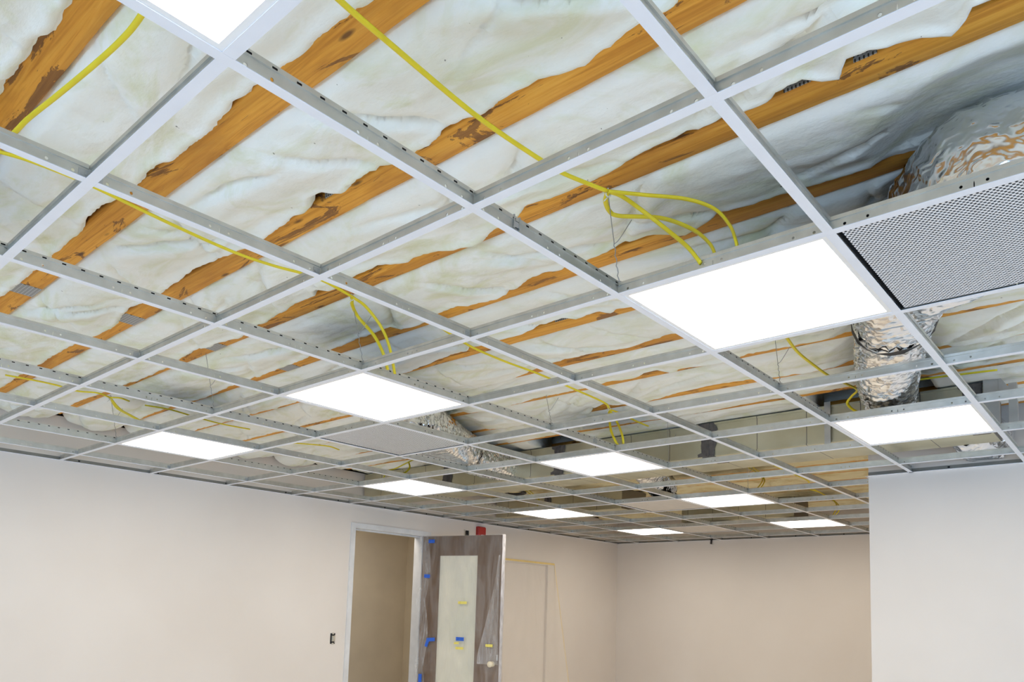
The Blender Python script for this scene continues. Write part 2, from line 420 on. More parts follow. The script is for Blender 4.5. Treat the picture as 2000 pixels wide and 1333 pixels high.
for k in range(-3, 19):
    rng = np.linspace(Y0 if k < 10 else PY + .004, Y1, 140); n0 = fbm(rng * 3, k * 7.1, 5) * .003 + fbm(rng * 14, k * 3.3, 8) * .0015; n1 = fbm(rng * 3, k * 5.7, 9) * .003 + fbm(rng * 16, k * 2.3, 6) * .002
    xf, xn = JX(k), JX(k) - JW; b = MB(); cx = (xf + xn) / 2
    for i, y in enumerate(rng):
        for x, z in ((xn + .003, 0), (xf - .003, 0), (xf, .004), (xf, JH), (xn, JH), (xn, .004)):
            d = n1[i] if x > cx else n0[i]
            b.v.append((x - cx + d, y, z + (n0[i] * .3 if z < .01 else 0)))
    for i in range(len(rng) - 1):
        for c in range(6):
            c2 = (c + 1) % 6; q = i * 6; b.f.append((q + c, q + c2, q + 6 + c2, q + 6 + c)); b.mi.append(0)
    b.f.append(tuple(range(6))); b.mi.append(0); q = (len(rng) - 1) * 6; b.f.append(tuple(q + c for c in reversed(range(6)))); b.mi.append(0)
    o = b.build('wooden_joist', M['wood'], None, True, (cx, 0, JZ)); joists[k] = o
    what = {-2: 'wide orange timber joist across the top left corner, beside the thick yellow cable', -1: 'broad orange timber joist, second from the top left corner of the photo',
            0: 'orange timber joist with large torn brown bark patches, third from top left corner', 1: 'orange timber joist holding the wire where the yellow cable forks, fourth from top left'}.get(
            k, 'orange timber joist, %s counted from the top left corner of the photo' % ORD[max(0, k + 2)] if k >= -2 else 'orange timber joist just outside the top left corner')
    tag(o, what, 'joist', 'timber joists above the grid')
    for px, py, kk in FLAT:
        if kk == k:
            p = on_z(px, py, .3195); b2 = MB(); b2.box((-.042, -.062, -.0022), (.042, .062, .0002)); pl = b2.build('nail_plate', M['plate'], o, False, (0, p.y, 0)); pl['label'] = 'punched grey steel nail plate'
    for px, py, kk, hl in SIDE:
        if kk == k:
            p = on_x(px, py, xn - .002); side_y.setdefault(k, []).append((p.y, hl))
            b2 = MB(); b2.box((-.0015, -hl, -.034), (.0015, hl, .034)); pl = b2.build('nail_plate', M['plate'], o, False, (-JW / 2 - .003, p.y, .036)); pl['label'] = 'punched grey steel nail plate'

# ------------------------------------------------------------------ insulation batts
DUCT_A = [(2.155, -.335, ZC + .034), (2.15, -.33, ZC + .11), (2.30, -.25, ZC + .160), (2.55, -.03, ZC + .185), (2.80, .09, ZC + .185), (3.1, .18, ZC + .185), (3.6, .33, ZC + .185), (4.1, .45, ZC + .188), (4.424, .52, ZC + .19)]
RAD_A = [.262, .25, .175, .142, .138, .137, .134, .128, .112]
DUCT_B = [(2.74, 2.74, ZC + .034), (2.76, 2.75, ZC + .11), (2.95, 2.82, ZC + .158), (3.3, 2.98, ZC + .16), (3.7, 3.15, ZC + .16), (4.1, 3.30, ZC + .175), (4.424, 3.36, ZC + .19)]
RAD_B = [.19, .185, .17, .155, .145, .13, .115]
def duct_clear(X, Y):          # how high the wool is pushed up by a duct passing beneath it
    z = np.zeros_like(X)
    for P, Rr in ((DUCT_A, RAD_A), (DUCT_B, RAD_B)):
        for p, r in zip(spline(P, 6), np.interp(np.linspace(0, 1, (len(P) - 1) * 6 + 1), np.linspace(0, 1, len(Rr)), Rr)):
            d2 = (X - p.x) ** 2 + (Y - p.y) ** 2; z = np.maximum(z, .334 - .35 * np.maximum(0, np.sqrt(d2) - r * .85))
    for xa, xb, ya, yb in ((4.41, 4.92, .05, 5.3), (6.28, 6.77, 3.48, 5.3), (7.68, 8.12, 2.28, 3.62)): z = np.where((X > xa) & (X < xb) & (Y > ya) & (Y < yb), np.maximum(z, .309), z)
    return z
EDGE = {   # ragged wool edges against the joists, digitised from the photograph (pixels), joist by joist
 -2: [(0,189),(5,171),(35,133),(66,91),(75,72),(94,65),(108,58),(121,38),(122,26),(140,0)],
 -1: [(0,577),(21,565),(47,547),(66,528),(93,509),(105,493),(133,475),(161,451),(168,427),(206,395),(227,388),(266,364),(297,327),(311,315),(350,306),(367,289),(378,280),(420,245),(448,213),(469,189),(500,168),(539,133),(556,124),(591,110),(626,70),(658,42),(700,14)],
 0: [(10,752),(35,734),(66,717),(108,692),(136,675),(171,657),(196,649),(224,636),(245,610),(262,593),(308,577),(350,549),(388,519),(423,505),(465,486),(507,472),(521,462),(546,441),(574,423),(602,408),(626,381),(664,374),(688,359),(730,329),(748,320),(807,308),(821,290),(846,273),(863,262),(895,231),(940,217),(965,203),(986,189),(1028,163),(1073,145),(1105,138),(1150,121),(1168,101),(1196,82),(1245,45),(1300,14),(1324,0)],
 1: [(220,755),(273,740),(311,724),(340,710),(357,696),(388,678),(430,663),(476,656),(500,636),(539,615),(574,591),(647,563),(681,544),(744,514),(800,507),(832,489),(877,481),(937,472),(968,446),(1007,429),(1031,396),(1091,378),(1154,350),(1210,322),(1273,287),(1350,250),(1401,231),(1443,213),(1496,194),(1527,178),(1580,157),(1636,147),(1685,126),(1706,101),(1740,82),(1793,63),(1860,58),(1884,38),(1902,3)],
 2: [(364,785),(413,770),(458,748),(497,735),(560,710),(665,672),(702,657),(765,633),(786,636),(825,630),(846,616),(900,591),(918,591),(954,580),(981,571),(1011,558),(1032,540),(1068,525),(1095,520),(1128,507),(1170,489),(1218,468),(1266,453),(1340,456),(1380,429),(1404,411),(1450,396),(1524,375),(1577,357),(1650,340),(1755,301),(1811,287)],
 3: [(776,731),(870,692),(900,683),(924,674),(957,664),(972,659),(1014,647),(1050,637),(1083,626),(1122,620),(1170,602),(1200,604),(1212,593)],
 4: [(900,764),(960,752),(999,743),(1014,734),(1044,720),(1074,708),(1152,689),(1230,677),(1275,662),(1314,650)],
 5: [(975,797),(1008,785),(1047,773),(1092,764),(1140,755),(1164,749),(1188,740),(1245,734),(1263,722),(1308,725),(1335,716),(1410,704)],
 6: [(1086,816),(1155,803),(1170,782),(1200,785),(1254,783),(1335,758),(1461,737)],
 7: [(1122,842),(1218,827),(1281,818),(1344,810),(1410,797),(1500,780)]}
def overhang(k, y):            # how far the wool laps over the near edge of joist k
    base = .012 + .010 * np.clip(y, 0, 4) * .5 + .020 * fbm(y * 1.3, k * 3.7, 31) + .016 * fbm(y * 5, k * 9.1, 37) 
    o = base
    if k in EDGE:
        P = np.array([on_z(px, py, .318)[:2] for px, py in EDGE[k]]); P = P[np.argsort(P[:, 1])]
        e = np.interp(y, P[:, 1], P[:, 0] - (JX(k) - JW)); e = np.clip(e, -.05, .088)
        wgt = np.clip((y - P[0, 1]) / .15 + 1, 0, 1) * np.clip((P[-1, 1] - y) / .15 + 1, 0, 1)
        o = base * (1 - wgt) + e * wgt
    for yy, hl in side_y.get(k, []):
        g = np.clip(1 - (np.abs(y - yy) - hl) / .03, 0, 1); o = o * (1 - g) + np.minimum(o, -.045) * g
    o = o + .007 * fbm(y * 16, k * 2.7, 45, 3) + .005 * fbm(y * 45, k * 1.7, 41, 3) + .003 * vnoise(y * 170, k, 43)
    return np.clip(o, -.06, .10)
def batt(k, ya, yb, label, mat, sag=.02, extra=None):
    """wool filling the bay between joist k and joist k+1"""
    xa, xn = JX(k) + .001, JX(k + 1) - JW
    dy = .016 if k < 6 else .025; ny = int((yb - ya) / dy) + 1; nu = 30 if k < 6 else 20
    y = np.linspace(ya, yb, ny); nu += 8; u = np.concatenate([np.linspace(0, .88, nu - 10, endpoint=False), .88 + .12 * np.sin(np.linspace(0, math.pi / 2, 10))])
    o = overhang(k + 1, y); xe = xn + o
    st = .004 * np.maximum(0, fbm(y * 4, k * 4.4, 51) - .25) - .0005
    X = (xa + st)[:, None] * (1 - u)[None] + xe[:, None] * u[None]
    Yg = np.repeat(y[:, None], nu, 1)
    uu = u[None]
    z = .334 - (.334 - .312) * np.clip(uu / .10, 0, 1) ** .8                        # leaves the far edge of joist k
    z = z - sag * np.sin(np.pi * np.clip(uu, 0, 1)) ** .8                            # belly of the batt
    lip = np.clip((1 - uu) / .12, 0, 1)             # rounded, drooping edge that rolls back up to the timber
    z = z - (.012 + .008 * fbm(Yg * 5, X * 2, 90 + k)) * np.exp(-((uu - .93) / .055) ** 2)
    ed = np.sin(np.pi * uu) ** .5
    z = z + ed * (.017 * fbm(X * 4.2, Yg * 3.1, 60 + k) + .010 * fbm(X * 12, Yg * 7, 70 + k) + .006 * np.abs(fbm(X * 9, Yg * 4, 80 + k)))
    # tucks and folds
    rs = np.random.RandomState(100 + k)
    for _ in range(int((yb - ya) * 3.4)):
        cy = rs.uniform(ya, yb); cx = rs.uniform(xa, xn); an = rs.uniform(-.9, .9) + (math.pi / 2 if rs.rand() < .75 else 0); L = rs.uniform(.12, .40); a = rs.uniform(.009, .026)
        dx, dyy = X - cx, Yg - cy; s = dx * math.cos(an) + dyy * math.sin(an); t = -dx * math.sin(an) + dyy * math.cos(an) + .02 * fbm(s * 6, cy, 7)
        env = np.exp(-(s / L) ** 2); z = z + ed * env * a * (np.exp(-np.abs(t) / .013) * 1.9 - 1.1 * np.clip(1 + t / .10, 0, 1) * (t < 0) * np.clip(-t / .012, 0, 1))
    if extra is not None: z = z + extra(X, Yg, uu)
    if extra is None: z = .266 + np.logaddexp(0, (z - .266) / .003) * .003
    if extra is None:      # the edge itself hangs lowest: the belly behind it stays tucked up
        z = np.maximum(z, .3165 - .004 - .9 * np.maximum(xe[:, None] - X, 0) / (np.maximum(X - .05, .3) / 1.24))
    z = np.maximum(z, duct_clear(X, Yg))
    # the lip curls up against the joist
    rim = np.sqrt(np.clip(1 - (1 - np.clip(1 - lip[0] * 3.2, 0, 1)) ** 1.0, 0, 1)); top = np.where(o > -.004, .3185, .330)[:, None]
    z = z * (1 - rim ** 2) + top * rim ** 2; z[:, -1] = top[:, 0]
    tuft = .006 * np.maximum(0, fbm(Yg * 38, X * 30, 95 + k)) * np.exp(-((uu - .97) / .03) ** 2); z = z - tuft
    z = np.where((X > xn - .01) & (np.repeat(o[:, None], nu, 1) > -.004), np.minimum(z, .3180), z)
    TOPZ = .46
    v = np.stack([X, Yg, z], 2).reshape(-1, 3)
    rows = [v]
    # close over the top
    e1 = np.stack([np.minimum(xe, xn - .002), y, np.where(o > -.004, .3195, .332)], 1); e2 = np.stack([np.minimum(xe, xn - .002), y, np.full(ny, TOPZ)], 1)
    e3 = np.stack([np.full(ny, xa), y, np.full(ny, TOPZ)], 1)
    V = np.concatenate([v, e1, e2, e3]); V[:, 2] += ZC
    f = []; nv = ny * nu
    i = np.arange(ny - 1)[:, None] * nu + np.arange(nu - 1)[None]
    F4 = np.stack([i, i + 1, i + nu + 1, i + nu], 2).reshape(-1, 4)[:, ::-1]
    r = np.arange(ny - 1); last = r * nu + nu - 1
    q1 = np.stack([last, nv + r, nv + r + 1, last + nu], 1)[:, ::-1]
    q2 = np.stack([nv + r, nv + ny + r, nv + ny + r + 1, nv + r + 1], 1)[:, ::-1]
    q3 = np.stack([nv + ny + r, nv + 2 * ny + r, nv + 2 * ny + r + 1, nv + ny + r + 1], 1)[:, ::-1]
    q4 = np.stack([nv + 2 * ny + r, r * nu, (r + 1) * nu, nv + 2 * ny + r + 1], 1)[:, ::-1]
    faces = np.concatenate([F4, q1, q2, q3, q4]).tolist()
    faces.append(list(range(nu)) + [nv, nv + ny, nv + 2 * ny]); e = (ny - 1)
    faces.append((list(range(e * nu, e * nu + nu)) + [nv + e, nv + ny + e, nv + 2 * ny + e])[::-1])
    me = bpy.data.meshes.new('insulation_batt'); me.from_pydata(V.tolist(), [], faces); me.materials.append(mat)
    me.polygons.foreach_set('use_smooth', [True] * len(faces)); me.update()
    ob = bpy.data.objects.new('insulation_batt', me); COL.objects.link(ob)
    return tag(ob, label, 'insulation', 'glass wool batts between the joists')
def wall_sag(X, Y, u): return -.05 * np.clip((Y - 4.55) / .5, 0, 1) ** 1.5 * np.sin(np.pi * u) ** .6
NAMES = {-3: 'pale glass wool batt in the top left corner, left of the first joist', -2: 'creased pale glass wool batt between first and second joists from top left corner',
         -1: 'big folded pale glass wool batt between second and third joists, crossed by yellow cable'}
for k in range(-3, 18):
    lab = NAMES.get(k, 'pale glass wool batt between the %s and %s joists from top left corner' % (ORD[k + 2], ORD[k + 3]))
    if k >= 9: lab = 'yellowish glass wool batt beyond the metal duct, %s bay past it' % ORD[k - 9]
    mat = M['wool'] if k < 9 else M['wool2']
    if k == 7:
        for ya, yb, tx in ((Y0, .30, 'pale glass wool batt above the near end of the metal duct'), (.93, 2.66, 'pale glass wool batt rolled over the middle of the metal duct'), (3.02, Y1 - .02, 'pale glass wool batt over the far left end of the metal duct')):
            batt(k, ya, yb, tx, mat, .01)
        continue
    batt(k, Y0 if k < 9 else PY + .004, Y1 - .02, lab, mat, .02 if k < 6 else .015, wall_sag if k in (0, 1, 2, 4, 5) else None)

# ------------------------------------------------------------------ ceiling grid
def tee_profile(b, L, h, bulb, part):
    if part == 'flange': b.box((0, -.012, 0), (L, .012, .0014))
    elif part == 'web': b.box((0, -.0006, .0014), (L, .0006, h - .010))
    else: b.box((0, -bulb / 2, h - .0108), (L, bulb / 2, h))
def visible(pts, m):
    return any(-m < proj(*p)[0] < 2000 + m and -m < proj(*p)[1] < 1333 + m for p in pts)
MAINS = [-1, 1, 3, 5, 7]; IMAX = 14; JWALL = WY / CU; IWALL = WX / CU
RUN = {-1: 'long white main runner beyond the right edge, past the near perforated panel', 1: 'long white main runner with punched slots, first from the right',
       3: 'long white main runner with punched slots, second from the right', 5: 'long white main runner with punched slots, third from the right', 7: 'long white main runner with punched slots, nearest the left wall'}
for j in MAINS:
    x0, x1 = -.9, (WX - .002 if j >= 3 or j * CU > PY else PX - .002)
    if j * CU < PY: x1 = PX - .002
    off = CU * 2
    r = empty('main_runner', (-off, j * CU, ZC)); tag(r, RUN[j], 'ceiling grid', 'main runners of the ceiling grid')
    a0, a1 = x0 + off, x1 + off
    for part, mt in (('flange', M['white']), ('web', M['webmain']), ('bulb', M['webmain'])):
        b = MB()
        if part == 'flange': b.box((a0, -.012, 0), (a1, .012, .0014))
        elif part == 'web': b.box((a0, -.0006, .0014), (a1, .0006, .0325))
        else: b.box((a0, -.0046, .0325), (a1, .0046, .043))
        b.build(part, mt, r)
    if j in (1, 3, 5):         # splice clips where two runner lengths meet
        for xs in ({1: (2.58,), 3: (3.45,), 5: (2.72, 5.6)}[j]):
            if j == 1: xs = 1.37
            b = MB(); b.box((xs + off - .012, -.0062, .012), (xs + off - .008, -.0008, .046)); b.box((xs + off + .008, -.0062, .012), (xs + off + .012, -.0008, .046)); b.box((xs + off - .012, -.0048, .016), (xs + off + .012, -.0038, .030)); b.build('splice_clip', M['steel'], r)
proto = {}
def tee(L, along):
    key = round(L, 3)
    if key not in proto:
        r = empty('cross_tee'); ps = {}
        b = MB(); b.box((.0122, -.012, .0001), (L - .0122, .012, .0014)); b.build('flange', M['white'], r)
        b = MB(); b.box((.0012, -.0006, .0014), (L - .0012, .0006, .0285)); b.build('web', M['web'], r)
        b = MB(); b.box((.0058, -.0042, .0285), (L - .0058, .0042, .038)); b.build('bulb', M['web'], r)
        for x in (.0055, L - .0255):
            b = MB(); b.box((x, -.0022, .006), (x + .020, -.0008, .024)); b.box((x + .004, -.0032, .009), (x + .010, -.0022, .015)); b.box((x + .013, -.0032, .012), (x + .017, -.0022, .020)); b.build('end_clip', M['steel'], r)
        proto[key] = r; return r
    return copy_tree(proto[key])
HANG = {}
def jname(j): return {-1: 'right edge', 1: 'first', 3: 'second', 5: 'third', 7: 'fourth'}[j]
for i in range(-1, IMAX + 1):
    x = i * CU
    for j0, j1 in ((-1, 1), (1, 3), (3, 5), (5, 7), (7, JWALL)):
        ya, yb = j0 * CU, j1 * CU
        if x > PX:
            if yb < PY: continue
            ya = max(ya, PY)
        if not visible([(x, ya + (yb - ya) * t, ZC) for t in (0, .25, .5, .75, 1)], 160): continue
        t = tee(yb - ya, 'y'); t.location = (x, ya, ZC); t.rotation_euler = (0, 0, math.pi / 2)
        row = ORD[max(0, i - 1)]
        lab = ('white cross tee in %s row from camera, ' % row) + ({-1: 'crossing right of the first main runner' if x < PX else 'running into the right-hand pier wall', 7: 'ending at the left wall'}.get(j0) or 'between %s and %s main runners from right' % (jname(j0), jname(j1)))
        if i < 1: lab = 'white cross tee above the top edge, ' + ('right of the first main runner' if j0 == -1 else 'between %s and %s main runners' % (jname(j0), jname(j1)) if j0 < 7 else 'at the left wall')
        tag(t, lab, 'ceiling grid', 'cross tees of the ceiling grid')
    if i >= IMAX: xe = WX
    else: xe = x + CU
    for j in (0, 2, 4, 6, 8):
        y = j * CU
        if y < PY and xe > PX:
            if x > PX: continue
            xe2 = PX
        else: xe2 = xe
        if not visible([(x + (xe2 - x) * t, y, ZC) for t in (0, .33, .66, 1)], 160): continue
        t = tee(xe2 - x, 'x'); t.location = (x, y, ZC)
        where = {0: 'right of the first main runner', 2: 'between first and second main runners', 4: 'between second and third main runners', 6: 'between third and fourth main runners', 8: 'along the left wall'}[j]
        if i < 1: lab = 'short white cross tee ending at the nearest long row, ' + where if i == 0 else 'short white cross tee behind the nearest cell, ' + where
        elif xe2 in (WX, PX): lab = 'short white cross tee touching the far wall, ' + where
        else: lab = 'short white cross tee linking %s and %s rows, %s' % (ORD[i - 1], ORD[i], where)
        tag(t, lab, 'ceiling grid', 'cross tees of the ceiling grid')

# ------------------------------------------------------------------ lit panels
def light_proto():
    r = empty('ceiling_light')
    c = CU / 2; o = .295; d = .2805
    b = MB()
    for a in ((-o, -o, o, -d), (-o, d, o, o), (-o, -d, -d, d), (d, -d, o, d)): b.box((a[0], a[1], .0018), (a[2], a[3], .011))
    b.build('frame', M['frame'], r)
    b = MB(); b.quad((-d, -d, .0034), (-d, d, .0034), (d, d, .0034), (d, -d, .0034)); b.build('diffuser', M['glow'], r)
    b = MB(); b.box((-o, -o, .0112), (o, o, .014)); b.box((-.1, -.04, .014), (.1, .04, .05)); b.build('housing', M['steel'], r)
    return r
LIGHTS = {(0, 0): 'lit square LED panel cut off by the top edge of the photo', (3, 0): 'largest lit square LED panel, beside the big perforated panel at right',
          (6, 0): 'lit square LED panel near the right-hand wall, below the silver flexible duct', (3, 3): 'lit square LED panel left of centre, touching the distant perforated panel',
          (6, 3): 'lit square LED panel in front of the metal duct, right of centre', (9, 3): 'lit square LED panel beside the plain grey panel, beyond the duct',
          (12, 3): 'small lit LED panel farthest right, beside the pier wall edge', (3, 6): 'leftmost lit square LED panel, close to the left wall',
          (6, 6): 'lit square LED panel above the doorway, near the left wall', (9, 6): 'small lit LED panel above the open door leaf and red alarm', (12, 6): 'smallest lit LED panel, in the far left corner of the room',
          (0, 3): 'lit LED panel outside the left edge, in the nearest row', (0, 6): 'lit LED panel outside the left edge, by the left wall', (3, -3): 'lit LED panel outside the right edge, by the windows', (0, -3): 'lit LED panel behind the camera, by the windows'}
lp = None
for (i, j), lab in LIGHTS.items():
    o = light_proto() if lp is None else copy_tree(lp); lp = lp or o
    o.location = ((i + .5) * CU, (j + .5) * CU, ZC); tag(o, lab, 'ceiling light', 'lit LED panels in the ceiling')

M['tile'] = simple('plain_grey_tile', (.58, .55, .52), .8, 0, .04)
# ------------------------------------------------------------------ perforated panels
def grille_proto():
    r = empty('perforated_panel'); o = .294
    b = MB(); b.box((-.2925, -.2925, .0030), (.2860, .2810, .0042)); b.build('face_sheet', M['perf'], r)
    b = MB()
    b.box((-o, -o, .0065), (-o + .002, o, .030)); b.box((o - .002, -o, .0065), (o, o, .030)); b.box((-o + .002, -o, .0065), (o - .002, -o + .002, .030)); b.box((-o + .002, o - .002, .0065), (o - .002, o, .030)); b.box((-o + .002, -o + .002, .028), (o - .002, o - .002, .030))
    b.build('plenum_box', M['dark'], r); return r
gp = None
for (i, j), lab in {(3, -1): 'large perforated white metal panel at the right edge, beside the biggest light', (4, 4): 'perforated white metal panel left of centre with foil duct above it',
                    (9, 4): 'plain greyish ceiling panel beside the light beyond the duct', (12, 5): 'farthest small greyish ceiling panel, beside the smallest light'}.items():
    o = grille_proto() if gp is None else copy_tree(gp); gp = gp or o
    o.location = ((i + .5) * CU, (j + .5) * CU, ZC); tag(o, lab, 'ceiling panel', 'perforated ceiling panels' if i < 9 else 'plain ceiling panels')
    if i >= 9:
        o.name = 'plain_panel'; fs = [c for c in o.children if c.name.startswith('face_sheet')][0]; fs.data = fs.data.copy(); fs.data.materials[0] = M['tile']

# ------------------------------------------------------------------ ducts
def flex(label, pts, r, parts=(), seed=0, seg=.009, nr=72):
    P = spline(pts, 24); L = [0]
    for a, c in zip(P, P[1:]): L.append(L[-1] + (c - a).length)
    n = int(L[-1] / seg); Q = []
    ss = np.linspace(0, L[-1], n); arr = np.array([list(p) for p in P]); C = np.stack([np.interp(ss, L, arr[:, k]) for k in range(3)], 1)
    T_ = np.gradient(C, axis=0); T_ /= np.linalg.norm(T_, axis=1)[:, None]
    a = np.cross(T_[0], [0, 1, 0.01]); a /= np.linalg.norm(a); A = []
    for t in T_:
        a = a - t * (a @ t); a /= np.linalg.norm(a); A.append(a.copy())
    A = np.array(A); B = np.cross(T_, A); an = np.linspace(0, 2 * np.pi, nr, endpoint=False)
    rad = r if np.isscalar(r) else np.interp(ss / L[-1], np.linspace(0, 1, len(r)), r)
    S_, AN = np.meshgrid(ss, an, indexing='ij')
    rr = np.broadcast_to(np.asarray(rad).reshape(-1, 1) if not np.isscalar(rad) else rad, S_.shape).copy()
    cx, sx = np.cos(AN) * 2.2, np.sin(AN) * 2.2
    crink = np.abs(fbm(cx * 2.2 + S_ * 3, sx * 2.2 + S_ * 13, 200 + seed, 4)); crink2 = fbm(cx * 5 + 3, sx * 5 + S_ * 34, 230 + seed, 3)
    rib = np.sin(S_ * 2 * np.pi / .042 + 1.2 * fbm(cx, sx + S_ * 4, 250 + seed, 2) * 2)
    rr += -.026 * crink ** .8 + .005 * crink2 + .0026 * rib
    V = C[:, None] + A[:, None] * (np.cos(AN) * rr)[..., None] + B[:, None] * (np.sin(AN) * rr)[..., None]
    V[..., 2] = np.minimum(V[..., 2], ZC + .317)
    c0 = np.array(pts[0]); inside = np.maximum(np.abs(V[..., 0] - (math.floor(c0[0] / CU) + .5) * CU), np.abs(V[..., 1] - (math.floor(c0[1] / CU) + .5) * CU)) < .28
    V[..., 2] = np.maximum(V[..., 2], np.where(inside, ZC + .033, ZC + .047))
    i = np.arange(n - 1)[:, None] * nr + np.arange(nr)[None]; i2 = np.arange(n - 1)[:, None] * nr + (np.arange(nr)[None] + 1) % nr
    Fq = np.stack([i, i2, i2 + nr, i + nr], 2).reshape(-1, 4)
    root = empty('flexible_duct', pts[0]); tag(root, label, 'duct', 'foil flexible ducts')
    me = bpy.data.meshes.new('foil_sleeve'); me.from_pydata((V.reshape(-1, 3) - np.array(pts[0])).tolist(), [], Fq.tolist()); me.materials.append(M['foil'])
    me.polygons.foreach_set('use_smooth', [True] * len(Fq)); me.update(); o = bpy.data.objects.new('foil_sleeve', me); COL.objects.link(o); o.parent = root
    for s0, s1, a0, a1, m_, nm in parts:     # strips wrapped on the sleeve: fraction along, angular span
        b = MB(); mask = (ss / L[-1] >= s0) & (ss / L[-1] <= s1); idx = np.where(mask)[0]; aa = np.linspace(a0, a1, 22); base = 0
        rad_ = float(np.mean(rad)) if not np.isscalar(rad) else rad
        for ii in idx:
            for q in aa:
                ra = (np.asarray(rad)[ii] if not np.isscalar(rad) else rad) + .004 + .004 * math.sin(q * 5 + ii)
                ofs = .012 * math.sin(q * 3.1)
                p = C[ii] + T_[ii] * ofs + A[ii] * math.cos(q) * ra + B[ii] * math.sin(q) * ra; b.v.append(tuple(p - np.array(pts[0])))
        for q in range(len(idx) - 1):
            for c in range(21): b.f.append((q * 22 + c, q * 22 + c + 1, q * 22 + 22 + c + 1, q * 22 + 22 + c)); b.mi.append(0)
        if len(idx) > 1: b.build(nm, m_, root, True)
    return root
Z = ZC
flex('large silver foil duct rising from the big perforated panel at right to the metal duct', DUCT_A, RAD_A, [(.395, .408, 0, 6.28, M['black'], 'black_band')], 1)
flex('silver foil duct joining the perforated panel left of centre to the metal duct', DUCT_B, RAD_B, [(.60, .608, 0, 6.28, M['black'], 'black_band')], 2)
flex('short silver foil duct beyond the metal duct, running to the plain grey panel',
     [(4.93, 2.45, Z + .20), (5.2, 2.52, Z + .19), (5.55, 2.66, Z + .18), (5.80, 2.75, Z + .17), (5.81, 2.76, Z + .124)], [.12, .125, .13, .13, .13], [], 3, .014, 48)
flex('silver foil duct end entering the pier wall, behind the light near the right wall', [(4.93, .25, Z + .20), (5.05, .22, Z + .17), (5.197, .20, Z + .15)], [.13, .15, .15], [], 4, .012, 48)

def rect_duct(label, x0, x1, y0, y1, z0, z1, joints, mw=.06):
    r = empty('metal_duct', (x0, y0, z0)); tag(r, label, 'duct')
    b = MB(); b.box((0, 0, 0), (x1 - x0, y1 - y0, z1 - z0)); b.build('duct_body', M['duct'], r)
    b = MB()
    for zz in (0, z1 - z0 - .012): b.box((-.006, .0, zz), (-.0005, y1 - y0, zz + .012))
    b.build('corner_flange', M['duct'], r)
    for y in joints:           # brushed-on mastic across each joint, ragged edges
        b = MB(); n = 24; H = z1 - z0; rs = np.random.RandomState(int(y * 100))
        l = -mw * (.8 + .35 * fbm(np.linspace(0, 5, n), y, 3)); rr = mw * (.8 + .35 * fbm(np.linspace(0, 5, n), y + 9, 4))
        rr[-3:] += .02; rr[:3] += .03
        for i in range(n):
            zz = .001 + (H - .002) * i / (n - 1)
            for dx, yy in ((-.007, l[i]), (-.012, l[i] + .008), (-.012, rr[i] - .008), (-.007, rr[i])): b.v.append((dx, y - y0 + yy, zz))
        for i in range(n - 1):
            for c in range(3): b.f.append((i * 4 + c, i * 4 + 4 + c, i * 4 + 5 + c, i * 4 + 1 + c)); b.mi.append(0)
        b.box((-.016, y - y0 - .006, 0), (-.011, y - y0 + .006, H))
        b.box((-.012, y - y0 - mw * .7, -.006), ((x1 - x0) * .45, y - y0 + mw * .7, -.0005))
        o = b.build('mastic_joint', M['mastic'], r); o['label'] = 'dark grey mastic joint'
    return r
rect_duct('long rectangular galvanised metal duct with dark mastic joints crossing behind the grid', 4.43, 4.90, .075, WY - .02, Z + .08, Z + .30, [.13, 1.62, 2.84, 4.06])
rect_duct('second rectangular metal duct in the far left plenum, behind the first', 6.3, 6.75, 3.5, WY - .02, Z + .09, Z + .30, [4.45])
rect_duct('far boxy metal duct near the end wall', 7.7, 8.1, 2.3, 3.6, Z + .10, Z + .30, [])
# straps and bracket at the duct
for q, (px, py) in enumerate(((1616, 820), (686, 930))):
    p = on_x(px, py, 4.41); b = MB(); b.box((p.x - .004, p.y - .018, Z + .07), (p.x + .0, p.y - .016, Z + .318)); b.box((p.x - .0, p.y - .018, Z + .07), (p.x + .002, p.y + .018, Z + .318)); b.box((p.x - .006, p.y - .004, Z + .20), (p.x, p.y + .004, Z + .208))
    tag(b.build('hanger_strap', M['steel']), ('upright metal strap on the duct face, left of the big foil duct', 'upright metal strap on the duct face by the left wall')[q], 'strap', 'straps on the metal duct')
r = empty('steel_bracket', (4.42, 0, Z)); tag(r, 'upright grey steel bracket at the near end of the metal duct, right edge', 'bracket')
p0 = on_x(1937, 780, 4.42); p1 = on_x(1980, 800, 4.42)
b = MB(); b.box((-.02, p0.y - .033, .05), (.02, p0.y + .033, .319)); b.build('post', M['steel'], r)
b = MB(); b.box((-.02, p1.y - .018, .05), (.02, p1.y + .018, .27)); b.build('post', M['steel'], r)
b = MB(); b.quad((-.03, p0.y - .035, .315), (-.03, p0.y - .035, .22), (-.03, p1.y + .0, .20), (-.03, p1.y + .0, .225)); b.quad((-.028, p0.y - .035, .315), (-.028, p1.y, .225), (-.028, p1.y, .20), (-.028, p0.y - .035, .22)); b.build('brace_plate', M['steel'], r)

